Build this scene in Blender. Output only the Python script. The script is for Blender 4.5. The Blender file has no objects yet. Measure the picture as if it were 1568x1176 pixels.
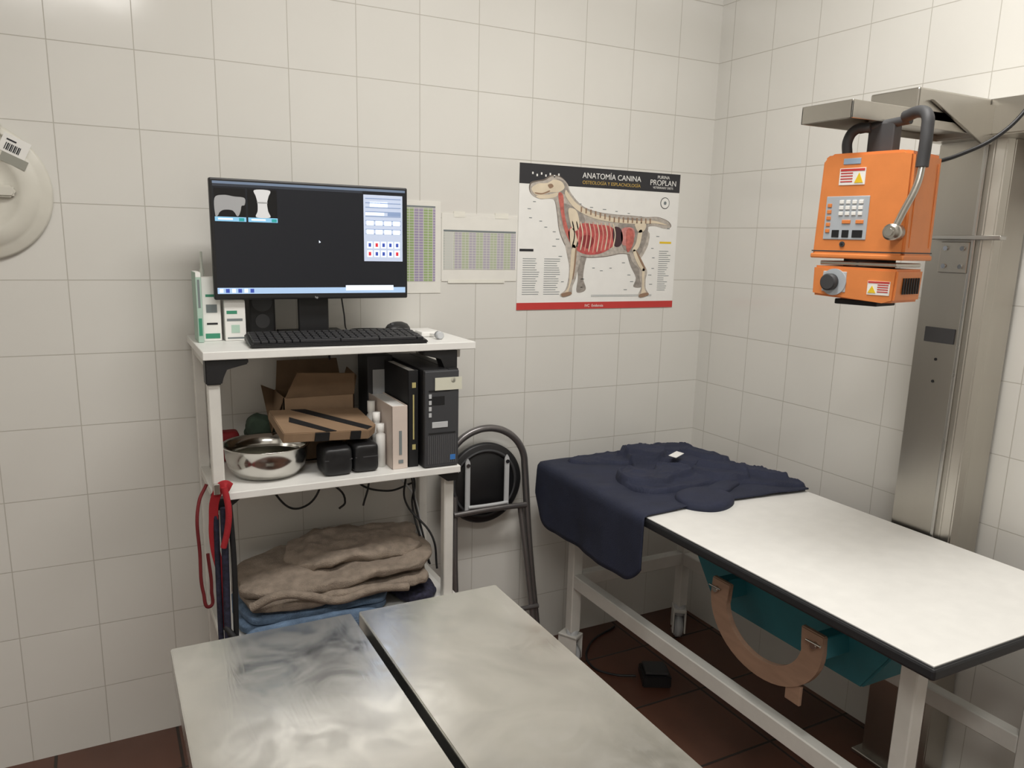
import bpy, bmesh, math, random
from mathutils import Vector, Matrix, noise
random.seed(4)
C=bpy.context.scene.collection
# ------------------------------------------------------------------ materials
def srgb(r,g,b):
    f=lambda c:(c/255/12.92) if c/255<=.04045 else ((c/255+.055)/1.055)**2.4
    return (f(r),f(g),f(b),1)
def mat(name,rgb,rough=.5,metal=0,var=0.,vscale=20,bump=0.,bscale=80,emit=0,coat=0,stretch=None,rvar=0,spec=.5,bdist=.004):
    m=bpy.data.materials.new(name); m.use_nodes=True; nt=m.node_tree; b=nt.nodes["Principled BSDF"]
    c=srgb(*rgb); b.inputs["Base Color"].default_value=c; b.inputs["Roughness"].default_value=rough
    b.inputs["Metallic"].default_value=metal; b.inputs["Coat Weight"].default_value=coat; b.inputs["Specular IOR Level"].default_value=spec
    tc=nt.nodes.new("ShaderNodeTexCoord"); mp=nt.nodes.new("ShaderNodeMapping"); nt.links.new(tc.outputs["Object"],mp.inputs[0])
    if stretch: mp.inputs["Scale"].default_value=stretch
    n=nt.nodes.new("ShaderNodeTexNoise"); n.inputs["Scale"].default_value=vscale; n.inputs["Detail"].default_value=5; nt.links.new(mp.outputs[0],n.inputs["Vector"])
    v=max(var,.02); r=nt.nodes.new("ShaderNodeValToRGB"); r.color_ramp.elements[0].position=.3; r.color_ramp.elements[1].position=.7
    r.color_ramp.elements[0].color=(c[0]*(1-v),c[1]*(1-v),c[2]*(1-v),1); r.color_ramp.elements[1].color=(min(1,c[0]*(1+v)),min(1,c[1]*(1+v)),min(1,c[2]*(1+v)),1)
    nt.links.new(n.outputs["Fac"],r.inputs[0]); nt.links.new(r.outputs[0],b.inputs["Base Color"])
    if rvar:
        mr=nt.nodes.new("ShaderNodeMapRange"); mr.inputs[1].default_value=.3; mr.inputs[2].default_value=.7; mr.inputs[3].default_value=rough-rvar; mr.inputs[4].default_value=rough+rvar
        nt.links.new(n.outputs["Fac"],mr.inputs[0]); nt.links.new(mr.outputs[0],b.inputs["Roughness"])
    if bump:
        n2=nt.nodes.new("ShaderNodeTexNoise"); n2.inputs["Scale"].default_value=bscale; n2.inputs["Detail"].default_value=4; nt.links.new(mp.outputs[0],n2.inputs["Vector"])
        bp=nt.nodes.new("ShaderNodeBump"); bp.inputs["Strength"].default_value=bump; bp.inputs["Distance"].default_value=bdist
        nt.links.new(n2.outputs["Fac"],bp.inputs["Height"]); nt.links.new(bp.outputs[0],b.inputs["Normal"])
    if emit:
        b.inputs["Emission Color"].default_value=c; b.inputs["Emission Strength"].default_value=emit
    return m
def worn_steel(name):
    m=bpy.data.materials.new(name); m.use_nodes=True; nt=m.node_tree; N=nt.nodes; L=nt.links; b=N["Principled BSDF"]; b.inputs["Metallic"].default_value=1
    tc=N.new("ShaderNodeTexCoord")
    def nz(sc,det,dist,st=(1,1,1)):
        mp=N.new("ShaderNodeMapping"); mp.inputs["Scale"].default_value=st; L.new(tc.outputs["Object"],mp.inputs[0])
        n=N.new("ShaderNodeTexNoise"); n.inputs["Scale"].default_value=sc; n.inputs["Detail"].default_value=det; n.inputs["Distortion"].default_value=dist; L.new(mp.outputs[0],n.inputs["Vector"]); return n
    a=nz(6,9,1.6); r=N.new("ShaderNodeValToRGB"); r.color_ramp.elements[0].position=.35; r.color_ramp.elements[1].position=.62
    r.color_ramp.elements[0].color=srgb(207,206,202); r.color_ramp.elements[1].color=srgb(222,221,217); L.new(a.outputs["Fac"],r.inputs[0]); L.new(r.outputs[0],b.inputs["Base Color"])
    c=nz(10,10,2.2); mr=N.new("ShaderNodeMapRange"); mr.inputs[1].default_value=.35; mr.inputs[2].default_value=.65; mr.inputs[3].default_value=.15; mr.inputs[4].default_value=.27; L.new(c.outputs["Fac"],mr.inputs[0]); L.new(mr.outputs[0],b.inputs["Roughness"])
    d=nz(60,6,1.2,(1,.10,1)); e=nz(3,2,.3)
    ad=N.new("ShaderNodeMath"); ad.operation='MULTIPLY_ADD'; ad.inputs[1].default_value=1.2; L.new(e.outputs["Fac"],ad.inputs[0]); L.new(d.outputs["Fac"],ad.inputs[2])
    bp=N.new("ShaderNodeBump"); bp.inputs["Strength"].default_value=.22; bp.inputs["Distance"].default_value=.0006; L.new(ad.outputs[0],bp.inputs["Height"]); L.new(bp.outputs[0],b.inputs["Normal"])
    return m
def tilemat(name,ax,off,size,c1,c2,mort,msize,rough,mrough,bumpd=.002,wav=.0,cvar=None):
    m=bpy.data.materials.new(name); m.use_nodes=True; nt=m.node_tree; N=nt.nodes; Lk=nt.links; b=N["Principled BSDF"]
    tc=N.new("ShaderNodeTexCoord"); sp=N.new("ShaderNodeSeparateXYZ"); Lk.new(tc.outputs["Object"],sp.inputs[0])
    cb=N.new("ShaderNodeCombineXYZ")
    for k in (0,1):
        a=N.new("ShaderNodeMath"); a.operation='ADD'; a.inputs[1].default_value=-off[k]+size*50; Lk.new(sp.outputs[ax[k]],a.inputs[0]); Lk.new(a.outputs[0],cb.inputs[k])
    br=N.new("ShaderNodeTexBrick"); br.offset=0; br.squash=1; Lk.new(cb.outputs[0],br.inputs["Vector"])
    br.inputs["Scale"].default_value=1; br.inputs["Brick Width"].default_value=size; br.inputs["Row Height"].default_value=size
    br.inputs["Mortar Size"].default_value=msize; br.inputs["Mortar Smooth"].default_value=.3
    br.inputs["Color1"].default_value=srgb(*c1); br.inputs["Color2"].default_value=srgb(*c2); br.inputs["Mortar"].default_value=srgb(*mort)
    n=N.new("ShaderNodeTexNoise"); n.inputs["Scale"].default_value=3.5; n.inputs["Detail"].default_value=5; Lk.new(tc.outputs["Object"],n.inputs["Vector"])
    mx=N.new("ShaderNodeMix"); mx.data_type='RGBA'; mx.blend_type='MULTIPLY'; mx.inputs[0].default_value=cvar or .06
    cr=N.new("ShaderNodeValToRGB"); cr.color_ramp.elements[0].position=.3; cr.color_ramp.elements[0].color=(.6,.58,.55,1); cr.color_ramp.elements[1].position=.65; cr.color_ramp.elements[1].color=(1,1,1,1)
    Lk.new(n.outputs["Fac"],cr.inputs[0]); Lk.new(br.outputs["Color"],mx.inputs[6]); Lk.new(cr.outputs[0],mx.inputs[7]); Lk.new(mx.outputs[2],b.inputs["Base Color"])
    mr=N.new("ShaderNodeMapRange"); mr.inputs[3].default_value=rough; mr.inputs[4].default_value=mrough; Lk.new(br.outputs["Fac"],mr.inputs[0]); Lk.new(mr.outputs[0],b.inputs["Roughness"])
    inv=N.new("ShaderNodeMath"); inv.operation='SUBTRACT'; inv.inputs[0].default_value=1; Lk.new(br.outputs["Fac"],inv.inputs[1])
    n2=N.new("ShaderNodeTexNoise"); n2.inputs["Scale"].default_value=9; Lk.new(tc.outputs["Object"],n2.inputs["Vector"])
    ad=N.new("ShaderNodeMath"); ad.operation='MULTIPLY_ADD'; ad.inputs[1].default_value=wav; Lk.new(n2.outputs["Fac"],ad.inputs[0]); Lk.new(inv.outputs[0],ad.inputs[2])
    bp=N.new("ShaderNodeBump"); bp.inputs["Distance"].default_value=bumpd; bp.inputs["Strength"].default_value=.6; Lk.new(ad.outputs[0],bp.inputs["Height"]); Lk.new(bp.outputs[0],b.inputs["Normal"])
    return m
WT=(222,220,214); WT2=(220,218,212); GR=(188,184,175)
M_back=tilemat("glazed_wall_tile_back",(0,2),(-.0669,1.9897),.2,WT,WT2,GR,.0013,.13,.7,.001,.45)
M_side=tilemat("glazed_wall_tile_side",(1,2),(2.18,1.9897),.2,WT,WT2,GR,.0013,.13,.7,.001,.45)
M_floor=tilemat("terracotta_floor_tile",(0,1),(.12,.25),.33,(106,68,52),(92,58,46),(60,52,47),.005,.33,.8,.002,.5,.7)
white_ceiling=mat("painted_ceiling",(225,223,217),.9)
steel=mat("brushed_stainless",(196,195,191),.3,1,.08,6,.05,60,rvar=.08)
steel_top=worn_steel("scratched_stainless_top")
chrome=mat("polished_steel",(205,203,198),.16,1,.03)
greyarm=mat("satin_steel",(190,186,178),.33,1,.05,9,.05,50,stretch=(1,1,.2))
black=mat("black_plastic",(26,26,28),.45); blackm=mat("matte_black",(18,18,20),.7)
black_edge=mat("black_edge_band",(34,35,38),.5)
white_lam=mat("white_laminate",(232,231,227),.42,var=.03)
white_paint=mat("white_painted_steel",(216,214,208),.4,var=.04)
orange=mat("orange_enamel",(222,134,72),.42,var=.05,bump=.05)
darkgrey=mat("dark_grey_rubber",(62,62,64),.6)
lightgrey=mat("light_grey_plastic",(190,192,194),.5)
panelgrey=mat("panel_grey",(176,182,188),.45)
paper=mat("white_paper",(236,235,231),.75); paper2=mat("laminated_paper",(230,228,221),.35)
ink=mat("black_ink",(30,30,34),.6); red=mat("red_print",(196,60,56),.55); yellow=mat("yellow_label",(232,196,40),.5)
navy=mat("navy_fabric",(34,39,59),.8,var=.15,vscale=14,bump=.35,bscale=350)
navy2=mat("navy_fabric_dark",(35,40,61),.8,var=.15,vscale=14,bump=.35,bscale=350)
card=mat("brown_cardboard",(140,115,90),.8,var=.08,bump=.1); card_in=mat("cardboard_inside",(114,92,70),.85,var=.1)
teal=mat("teal_paint",(44,116,128),.5,var=.12,vscale=8); wood=mat("varnished_copper_wood",(152,122,102),.45,var=.12,vscale=10,stretch=(1,1,6))
taupe=mat("taupe_terry",(140,127,114),.95,var=.2,vscale=40,bump=.8,bscale=300)
bluet=mat("blue_terry",(100,122,148),.95,var=.25,vscale=30,bump=.8,bscale=260)
tube_grey=mat("grey_tube",(126,123,123),.32,.75); strap_red=mat("red_webbing",(164,34,42),.8,bump=.3,bscale=400)
strap_dark=mat("dark_webbing",(34,34,52),.85,var=.6,vscale=90); maroon=mat("dark_red_cord",(110,26,30),.7)
lid=mat("cream_plastic",(212,209,198),.4,var=.03)
# ------------------------------------------------------------------ helpers
GROUPS={}
def grp(name):
    e=bpy.data.objects.new(name,None); e.empty_display_size=.05; C.objects.link(e); GROUPS[e]=[]; return e
def link(o,par=None,m=None,M=None,smooth=False):
    C.objects.link(o)
    if m is not None: o.data.materials.append(m)
    if M is not None: o.matrix_world=M@o.matrix_basis
    if par is not None: GROUPS[par].append(o)
    if smooth and o.type=='MESH':
        for p in o.data.polygons: p.use_smooth=True
    return o
def from_bm(name,bm,m,par=None,M=None,smooth=False):
    bmesh.ops.recalc_face_normals(bm,faces=bm.faces)
    me=bpy.data.meshes.new(name); bm.to_mesh(me); bm.free(); o=bpy.data.objects.new(name,me); return link(o,par,m,M,smooth)
def box(name,lo,hi,m,par=None,bev=.002,M=None,seg=2):
    bm=bmesh.new(); bmesh.ops.create_cube(bm,size=1)
    for v in bm.verts: v.co=Vector([lo[k]+(v.co[k]+.5)*(hi[k]-lo[k]) for k in range(3)])
    if bev: bmesh.ops.bevel(bm,geom=bm.edges[:],offset=min(bev,.45*min(abs(hi[k]-lo[k]) for k in range(3))),segments=seg,affect='EDGES',profile=.5)
    return from_bm(name,bm,m,par,M)
def boxes(name,L,m,par=None,bev=.001,M=None):
    bm=bmesh.new()
    for lo,hi in L:
        r=bmesh.ops.create_cube(bm,size=1); vs=r['verts']
        for v in vs: v.co=Vector([lo[k]+(v.co[k]+.5)*(hi[k]-lo[k]) for k in range(3)])
        if bev:
            es=list({e for v in vs for e in v.link_edges}); bmesh.ops.bevel(bm,geom=es,offset=bev,segments=1,affect='EDGES')
    return from_bm(name,bm,m,par,M)
def prism(name,pts,axis,a,b,m,par=None,bev=0,M=None):
    bm=bmesh.new(); mk=lambda p,c:{0:(c,p[0],p[1]),1:(p[0],c,p[1]),2:(p[0],p[1],c)}[axis]
    v0=[bm.verts.new(mk(p,a)) for p in pts]; v1=[bm.verts.new(mk(p,b)) for p in pts]; n=len(pts)
    bm.faces.new(v0); bm.faces.new(v1[::-1])
    for i in range(n): bm.faces.new((v0[i],v0[(i+1)%n],v1[(i+1)%n],v1[i]))
    if bev: bmesh.ops.bevel(bm,geom=bm.edges[:],offset=bev,segments=2,affect='EDGES')
    return from_bm(name,bm,m,par,M)
def cyl(name,a,b,r,m,par=None,r2=None,seg=32,bev=0,M=None):
    a=Vector(a);b=Vector(b);d=b-a; bm=bmesh.new()
    bmesh.ops.create_cone(bm,cap_ends=True,segments=seg,radius1=r,radius2=r if r2 is None else r2,depth=d.length)
    if bev: bmesh.ops.bevel(bm,geom=[e for e in bm.edges if any(len(f.verts)>4 for f in e.link_faces)],offset=bev,segments=2,affect='EDGES')
    q=d.to_track_quat('Z','Y').to_matrix().to_4x4(); bmesh.ops.transform(bm,matrix=Matrix.Translation((a+b)/2)@q,verts=bm.verts)
    o=from_bm(name,bm,m,par,M)
    for p in o.data.polygons: p.use_smooth=len(p.vertices)==4
    return o
def tube(name,pts,r,m,par=None,cyclic=False,M=None,smooth=True,flat=None):
    cu=bpy.data.curves.new(name,'CURVE'); cu.dimensions='3D'; cu.bevel_resolution=4; cu.use_fill_caps=True
    if flat:
        cu.extrude=flat; cu.bevel_depth=r; cu.bevel_resolution=1
    else: cu.bevel_depth=r
    if smooth:
        s=cu.splines.new('BEZIER'); s.bezier_points.add(len(pts)-1)
        for p,q in zip(s.bezier_points,pts): p.co=q; p.handle_left_type=p.handle_right_type='AUTO'
    else:
        s=cu.splines.new('POLY'); s.points.add(len(pts)-1)
        for p,q in zip(s.points,pts): p.co=(*q,1)
    s.use_cyclic_u=cyclic
    return link(bpy.data.objects.new(name,cu),par,m,M)
def lathe(name,prof,c,m,par=None,seg=64,ax='Z',M=None):
    bm=bmesh.new(); rings=[]
    for r,z in prof:
        ring=[]
        for i in range(seg):
            a=2*math.pi*i/seg; p=(r*math.cos(a),r*math.sin(a),z)
            if ax=='Y': p=(p[0],-z,p[1])
            ring.append(bm.verts.new((c[0]+p[0],c[1]+p[1],c[2]+p[2])))
        rings.append(ring)
    for A,B in zip(rings,rings[1:]):
        for i in range(seg): bm.faces.new((A[i],A[(i+1)%seg],B[(i+1)%seg],B[i]))
    bm.faces.new(rings[0]); bm.faces.new(rings[-1])
    bmesh.ops.remove_doubles(bm,verts=bm.verts,dist=1e-5)
    o=from_bm(name,bm,m,par,M)
    for p in o.data.polygons: p.use_smooth=len(p.vertices)<=4
    return o
def text(name,body,loc,size,m,par,rot=(math.pi/2,0,0),align='LEFT',M=None,ext=.0002):
    cu=bpy.data.curves.new(name,'FONT'); cu.body=body; cu.size=size; cu.align_x=align; cu.extrude=ext
    o=bpy.data.objects.new(name,cu); o.matrix_basis=Matrix.Translation(loc)@Matrix.Rotation(rot[2],4,'Z')@Matrix.Rotation(rot[1],4,'Y')@Matrix.Rotation(rot[0],4,'X')
    return link(o,par,m,M)
def soft(name,lo,hi,m,par,disp=.01,scale=.06,M=None,power=4,seed=0,fine=.4,shear=0):
    bm=bmesh.new(); bmesh.ops.create_cube(bm,size=2); bmesh.ops.subdivide_edges(bm,edges=bm.edges[:],cuts=26,use_grid_fill=True)
    c=[(lo[k]+hi[k])/2 for k in range(3)]; h=[(hi[k]-lo[k])/2 for k in range(3)]
    for v in bm.verts:
        p=v.co; L=(abs(p.x)**power+abs(p.y)**power+abs(p.z)**power)**(1/power); q=p/L
        w=Vector((c[0]+q.x*h[0],c[1]+q.y*h[1],c[2]+q.z*h[2])); k=w/scale+Vector((seed*7.3,seed*3.1,0))
        nv=noise.noise_vector(k)*disp+noise.noise_vector(k*2.7)*disp*fine; w+=Vector((nv.x,nv.y,nv.z*.8+shear*q.x))
        w.z=max(w.z,lo[2]-abs(shear)); v.co=w
    return from_bm(name,bm,m,par,M,True)
def catmull(P,n):
    out=[]; N=len(P)
    for i in range(N):
        a,b,c,d=[Vector(P[(i+k)%N]) for k in (-1,0,1,2)]
        for j in range(n):
            t=j/n; out.append(.5*((2*b)+(c-a)*t+(2*a-5*b+4*c-d)*t*t+(3*b-a-3*c+d)*t**3))
    return out
def patch(name,P,z0,h,m,par,wr=.006,seed=0,sc=.07,base=.002):
    B=catmull([(p[0],p[1],0) for p in P],14); c=sum(B,Vector())/len(B); bm=bmesh.new(); R=22; prev=None
    top=bm.verts.new((c.x,c.y,z0+h))
    for k in range(1,R+1):
        t=k/R; ring=[]
        for b in B:
            p=c+(b-c)*t; z=z0+h*(max(0,1-t**8))**.5
            nn=noise.noise(Vector((p.x/sc+seed,p.y/sc,seed)))*wr
            ring.append(bm.verts.new((p.x,p.y,max(z0,z+nn*(1-t**6)))))
        n=len(ring)
        for i in range(n):
            if prev: bm.faces.new((prev[i],prev[(i+1)%n],ring[(i+1)%n],ring[i]))
            else: bm.faces.new((top,ring[i],ring[(i+1)%n]))
        prev=ring
    bot=[bm.verts.new((v.co.x,v.co.y,z0-base)) for v in prev]; n=len(bot)
    for i in range(n): bm.faces.new((prev[i],prev[(i+1)%n],bot[(i+1)%n],bot[i]))
    bm.faces.new(bot)
    return from_bm(name,bm,m,par,None,True)
def sdist(P,x,y):
    """signed distance to polygon, positive inside"""
    best=1e9; ins=False; n=len(P)
    for i in range(n):
        x0,y0=P[i]; x1,y1=P[(i+1)%n]; dx,dy=x1-x0,y1-y0
        t=max(0,min(1,((x-x0)*dx+(y-y0)*dy)/(dx*dx+dy*dy+1e-12))); ex,ey=x-x0-t*dx,y-y0-t*dy; d=ex*ex+ey*ey
        if d<best: best=d
        if (y0>y)!=(y1>y) and x<(x1-x0)*(y-y0)/(y1-y0)+x0: ins=not ins
    return math.sqrt(best)*(1 if ins else -1)
# ------------------------------------------------------------------ room
XL,XR,YN,YF,ZC=-1.30,2.1223,-1.9,2.4486,2.95
box("floor",(XL-.1,YN-.1,-.1),(XR+.1,YF+.1,0),M_floor,bev=0)
box("ceiling",(XL-.1,YN-.1,ZC),(XR+.1,YF+.1,ZC+.1),white_ceiling,bev=0)
box("wall_back",(XL-.1,YF,0),(XR+.1,YF+.1,ZC),M_back,bev=0)
box("wall_right",(XR,YN,0),(XR+.1,YF,ZC),M_side,bev=0)
box("wall_left",(XL-.1,YN,0),(XL,YF,ZC),M_side,bev=0)
box("wall_front",(XL,YN-.1,0),(XR,YN,ZC),M_back,bev=0)
lampm=mat("lamp_diffuser",(255,251,243),.5,emit=3.0)
for k,(lx,ly,pw) in enumerate([(1.0,1.10,30),(-.25,-.5,29)]):
    g=grp("ceiling_lamp" if k==0 else "ceiling_lamp.001")
    box("housing",(lx-.62,ly-.20,ZC-.07),(lx+.62,ly+.20,ZC),white_paint,g,.006)
    boxes("diffuser",[((lx-.6,ly-.17,ZC-.085),(lx+.6,ly-.02,ZC-.07)),((lx-.6,ly+.02,ZC-.085),(lx+.6,ly+.17,ZC-.07))],lampm,g,.002)
    L=bpy.data.lights.new("tube_light","AREA"); L.shape='RECTANGLE'; L.size=1.2; L.size_y=.38; L.energy=pw; L.color=(1,.976,.94)
    o=bpy.data.objects.new("tube_light",L); o.location=(lx,ly,ZC-.10); C.objects.link(o); GROUPS[g].append(o)
w=bpy.data.worlds.new("world"); bpy.context.scene.world=w; w.use_nodes=True
w.node_tree.nodes["Background"].inputs[0].default_value=(.9,.93,1,1); w.node_tree.nodes["Background"].inputs[1].default_value=.3
# ------------------------------------------------------------------ stainless exam table
g=grp("stainless_exam_table"); ZE=.88
for nm,x0,x1 in (("leaf_a",.060,.350),("leaf_b",.364,.632)):
    prism(nm,[(x0,.0),(x1,.0),(x1,1.256),(x0,1.256)],2,ZE-.004,ZE,steel_top,g,.0015)
    t=.0025
    boxes(nm+"_lip",[((x0,.001,ZE-.045),(x0+t,1.255,ZE-.003)),((x1-t,.001,ZE-.045),(x1,1.255,ZE-.003)),((x0,1.2525,ZE-.045),(x1,1.255,ZE-.003)),((x0,.001,ZE-.045),(x1,.0035,ZE-.003))],steel,g,.0008)
boxes("gutter",[((.345,.0,ZE-.05),(.369,1.25,ZE-.046))],blackm,g,0)
boxes("under_frame",[((.1,.1,ZE-.085),(.59,.14,ZE-.047)),((.1,1.08,ZE-.085),(.59,1.12,ZE-.047)),((.1,.14,ZE-.085),(.14,1.08,ZE-.047)),((.55,.14,ZE-.085),(.59,1.08,ZE-.047)),((.2,.45,ZE-.12),(.49,.75,ZE-.085))],steel,g,.002)
cyl("column",(.345,.6,.06),(.345,.6,ZE-.12),.06,steel,g); cyl("column_sleeve",(.345,.6,.06),(.345,.6,.45),.08,steel,g)
box("base",(.1,.2,.03),(.59,1.0,.07),steel,g,.01)
for i,(x,y) in enumerate([(.14,.25),(.55,.25),(.14,.95),(.55,.95)]): cyl("foot_%d"%i,(x,y,0),(x,y,.03),.025,black,g)
# ------------------------------------------------------------------ radiography table
g=grp("radiography_table"); ZT=.760; X0,X1,Y0,Y1=1.335,1.975,.815,2.31
box("top_core",(X0+.003,Y0+.003,ZT-.028),(X1-.003,Y1-.003,ZT-.002),black_edge,g,.004)
box("edge_band",(X0,Y0,ZT-.030),(X1,Y1,ZT-.004),black_edge,g,.006)
box("white_surface",(X0+.006,Y0+.006,ZT-.006),(X1-.006,Y1-.006,ZT),white_lam,g,.001)
lx0,lx1,ly0,ly1=1.42,1.955,.90,2.25; s=.04
boxes("frame",[((lx0,ly0,.14),(lx0+s,ly0+s,ZT-.030)),((lx1-s,ly0,.14),(lx1,ly0+s,ZT-.030)),((lx0,ly1-s,.14),(lx0+s,ly1,ZT-.030)),((lx1-s,ly1-s,.14),(lx1,ly1,ZT-.030)),
 ((lx0+.002,ly0+s,.315),(lx0+s-.002,ly1-s,.365)),((lx1-s+.002,ly0+s,.315),(lx1-.002,ly1-s,.365)),((lx0+s,ly1-s+.002,.315),(lx1-s,ly1-.002,.365)),
 ((lx0+s,ly0+.002,.70),(lx1-s,ly0+s-.002,.73)),((lx0+s,ly1-s+.002,.68),(lx1-s,ly1-.002,.73))],white_paint,g,.003)
for i,(x,y) in enumerate([(lx0+.02,ly0+.02),(lx1-.02,ly0+.02),(lx0+.02,ly1-.02),(lx1-.02,ly1-.02)]):
    cyl("caster_stem_%d"%i,(x,y,.10),(x,y,.145),.022,lightgrey,g)
    Mc=Matrix.Translation((x,y,0))@Matrix.Rotation(.5 if i%2==0 else -.6,4,'Z')
    boxes("caster_fork_%d"%i,[((-.026,-.03,.03),(-.019,.045,.125)),((.019,-.03,.03),(.026,.045,.125)),((-.026,-.03,.115),(.026,.045,.128))],white_paint,g,.002,M=Mc)
    cyl("caster_wheel_%d"%i,(-.016,.012,.047),(.016,.012,.047),.047,lightgrey,g,bev=.006,M=Mc)
    cyl("caster_hub_%d"%i,(-.030,.012,.047),(.030,.012,.047),.012,chrome,g,M=Mc)
g2=grp("cassette_holder_box")
bm=bmesh.new()
T=[(1.475,.97,.698),(1.80,.97,.698),(1.80,1.68,.698),(1.475,1.68,.698)]; B_=[(1.51,1.09,.52),(1.76,1.09,.52),(1.76,1.60,.52),(1.51,1.60,.52)]
tv=[bm.verts.new(p) for p in T]; bv=[bm.verts.new(p) for p in B_]
bm.faces.new(tv); bm.faces.new(bv[::-1])
for i in range(4): bm.faces.new((tv[i],tv[(i+1)%4],bv[(i+1)%4],bv[i]))
bmesh.ops.bevel(bm,geom=bm.edges[:],offset=.005,segments=2,affect='EDGES')
from_bm("hopper",bm,teal,g2)
boxes("rim",[((1.462,.955,.680),(1.475,1.695,.7295)),((1.80,.955,.680),(1.815,1.695,.7295)),((1.475,.955,.680),(1.80,.968,.7295)),((1.475,1.682,.680),(1.80,1.695,.7295))],teal,g2,.002)
cy,cz=1.305,.615; ro,ri=.187,.128; P=[]
for i in range(25):
    a=math.pi+math.pi*i/24; P.append((cy+ro*math.cos(a),cz+ro*.80*math.sin(a)))
P.append((cy+ro,cz+.045)); P.append((cy+ri-.01,cz+.045))
for i in range(25):
    a=2*math.pi-math.pi*i/24; P.append((cy+ri*math.cos(a),cz+ri*.8*math.sin(a)))
P.append((cy-ri+.01,cz+.045)); P.append((cy-ro,cz+.045))
prism("half_ring_bracket",P,0,1.400,1.415,wood,g2,.003)
boxes("bracket_arms",[((1.415,1.12,.60),(1.52,1.155,.655)),((1.415,1.455,.60),(1.52,1.49,.655))],teal,g2,.002)
for y in (1.14,1.47):
    cyl("bolt",(1.390,y,.632),(1.402,y,.632),.008,chrome,g2); tube("pin",[(1.393,y-.02,.638),(1.391,y+.02,.638)],.003,chrome,g2)
box("bracket_tab",(1.4025,1.17,.455),(1.4125,1.215,.505),wood,g2,.002)
# ------------------------------------------------------------------ navy apron and garment on table
g=grp("navy_lead_apron")
bm=bmesh.new(); NU,NV=60,70; ya,yb=1.70,2.315; grid=[]
for j in range(NV+1):
    t=j/NV; y=ya+(yb-ya)*t; row=[]
    hang=.205
    if t>.8: hang*=math.sqrt(max(0,1-((t-.8)/.2)**2*.75))
    if t<.12: hang*=1-.25*((.12-t)/.12)**2
    Ltop=X1-.01-X0+.010
    for i in range(NU+1):
        q=i/NU; s_=q*(Ltop+hang)
        rr=.014
        if s_<Ltop-rr: x=X1-.01-s_; z=ZT+.004
        elif s_<Ltop+rr*.57: a=(s_-(Ltop-rr))/rr; a=min(a,math.pi/2); x=X0-.010+rr-rr*math.sin(a); z=ZT+.004-rr+rr*math.cos(a)
        else:
            x=X0-.010; z=ZT+.004-rr-(s_-Ltop-rr*.57)
            k=(s_-Ltop)/.2; x-=.014*k*(.5+.5*math.sin(y*17+1))+.005*noise.noise(Vector((y*14,z*9,3)))*k
        if s_<Ltop-rr: z+=abs(noise.noise(Vector((x*9,y*9,1))))*.006+max(0,noise.noise(Vector((x*5+y*11,y*3-x*2,4))))*.006
        yy=y+(.02*math.sin(x*5)) *(1-t)*(1 if s_<Ltop else .3)
        row.append(bm.verts.new((x,yy,z)))
    grid.append(row)
for j in range(NV):
    for i in range(NU): bm.faces.new((grid[j][i],grid[j][i+1],grid[j+1][i+1],grid[j+1][i]))
last=grid[-1]; prev=last
for k in range(1,9):
    row=[]
    for i,v in enumerate(last):
        p=v.co
        if p.z>ZT-.002: row.append(bm.verts.new((p.x,yb+.006+.004*math.sin(p.x*30)*k/8,p.z-.02*k)))
        else: row.append(bm.verts.new((p.x+.002*k,yb+.006,p.z-.006*k)))
    for i in range(NU): bm.faces.new((prev[i],prev[i+1],row[i+1],row[i]))
    prev=row
o=from_bm("apron_sheet",bm,navy,g,None,True)
md=o.modifiers.new("thick","SOLIDIFY"); md.thickness=.005; md.offset=1
zb=ZT+.007
def rc(P): return [(p.x,p.y) for p in catmull([(a,b,0) for a,b in P],3)]
layers=[ # folded garment: sleeve, body, belt flap, sleeve band, shoulder, pocket
 (rc([(1.42,2.28),(1.45,2.20),(1.54,2.17),(1.68,2.10),(1.76,2.18),(1.68,2.28),(1.55,2.295)]),.018),
 (rc([(1.66,2.295),(1.78,2.285),(1.90,2.28),(1.925,2.10),(1.94,1.90),(1.985,1.72),(1.90,1.735),(1.79,1.83),(1.70,1.86),(1.60,1.84),(1.47,1.85),(1.425,1.93),(1.47,2.05),(1.57,2.10),(1.62,2.20)]),.018),
 (rc([(1.44,1.95),(1.475,2.06),(1.54,2.05),(1.585,2.00),(1.64,2.06),(1.71,2.02),(1.70,1.94),(1.60,1.92),(1.53,1.885)]),.017),
 ([(1.60,2.24),(1.72,2.26),(1.86,2.06),(1.985,1.80),(1.95,1.765),(1.82,1.92),(1.70,2.08)],.014),
 (rc([(1.77,2.27),(1.91,2.25),(1.93,2.02),(1.84,2.03)]),.013),
 (rc([(1.72,1.97),(1.80,2.0),(1.87,1.90),(1.84,1.83),(1.75,1.87)]),.012)]
gx0,gx1,gy0,gy1,st=1.40,2.0,1.70,2.305,.005
nx=int((gx1-gx0)/st)+1; ny=int((gy1-gy0)/st)+1; bm=bmesh.new(); V={}
sm=lambda t:0 if t<=0 else (1 if t>=1 else t*t*(3-2*t))
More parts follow.
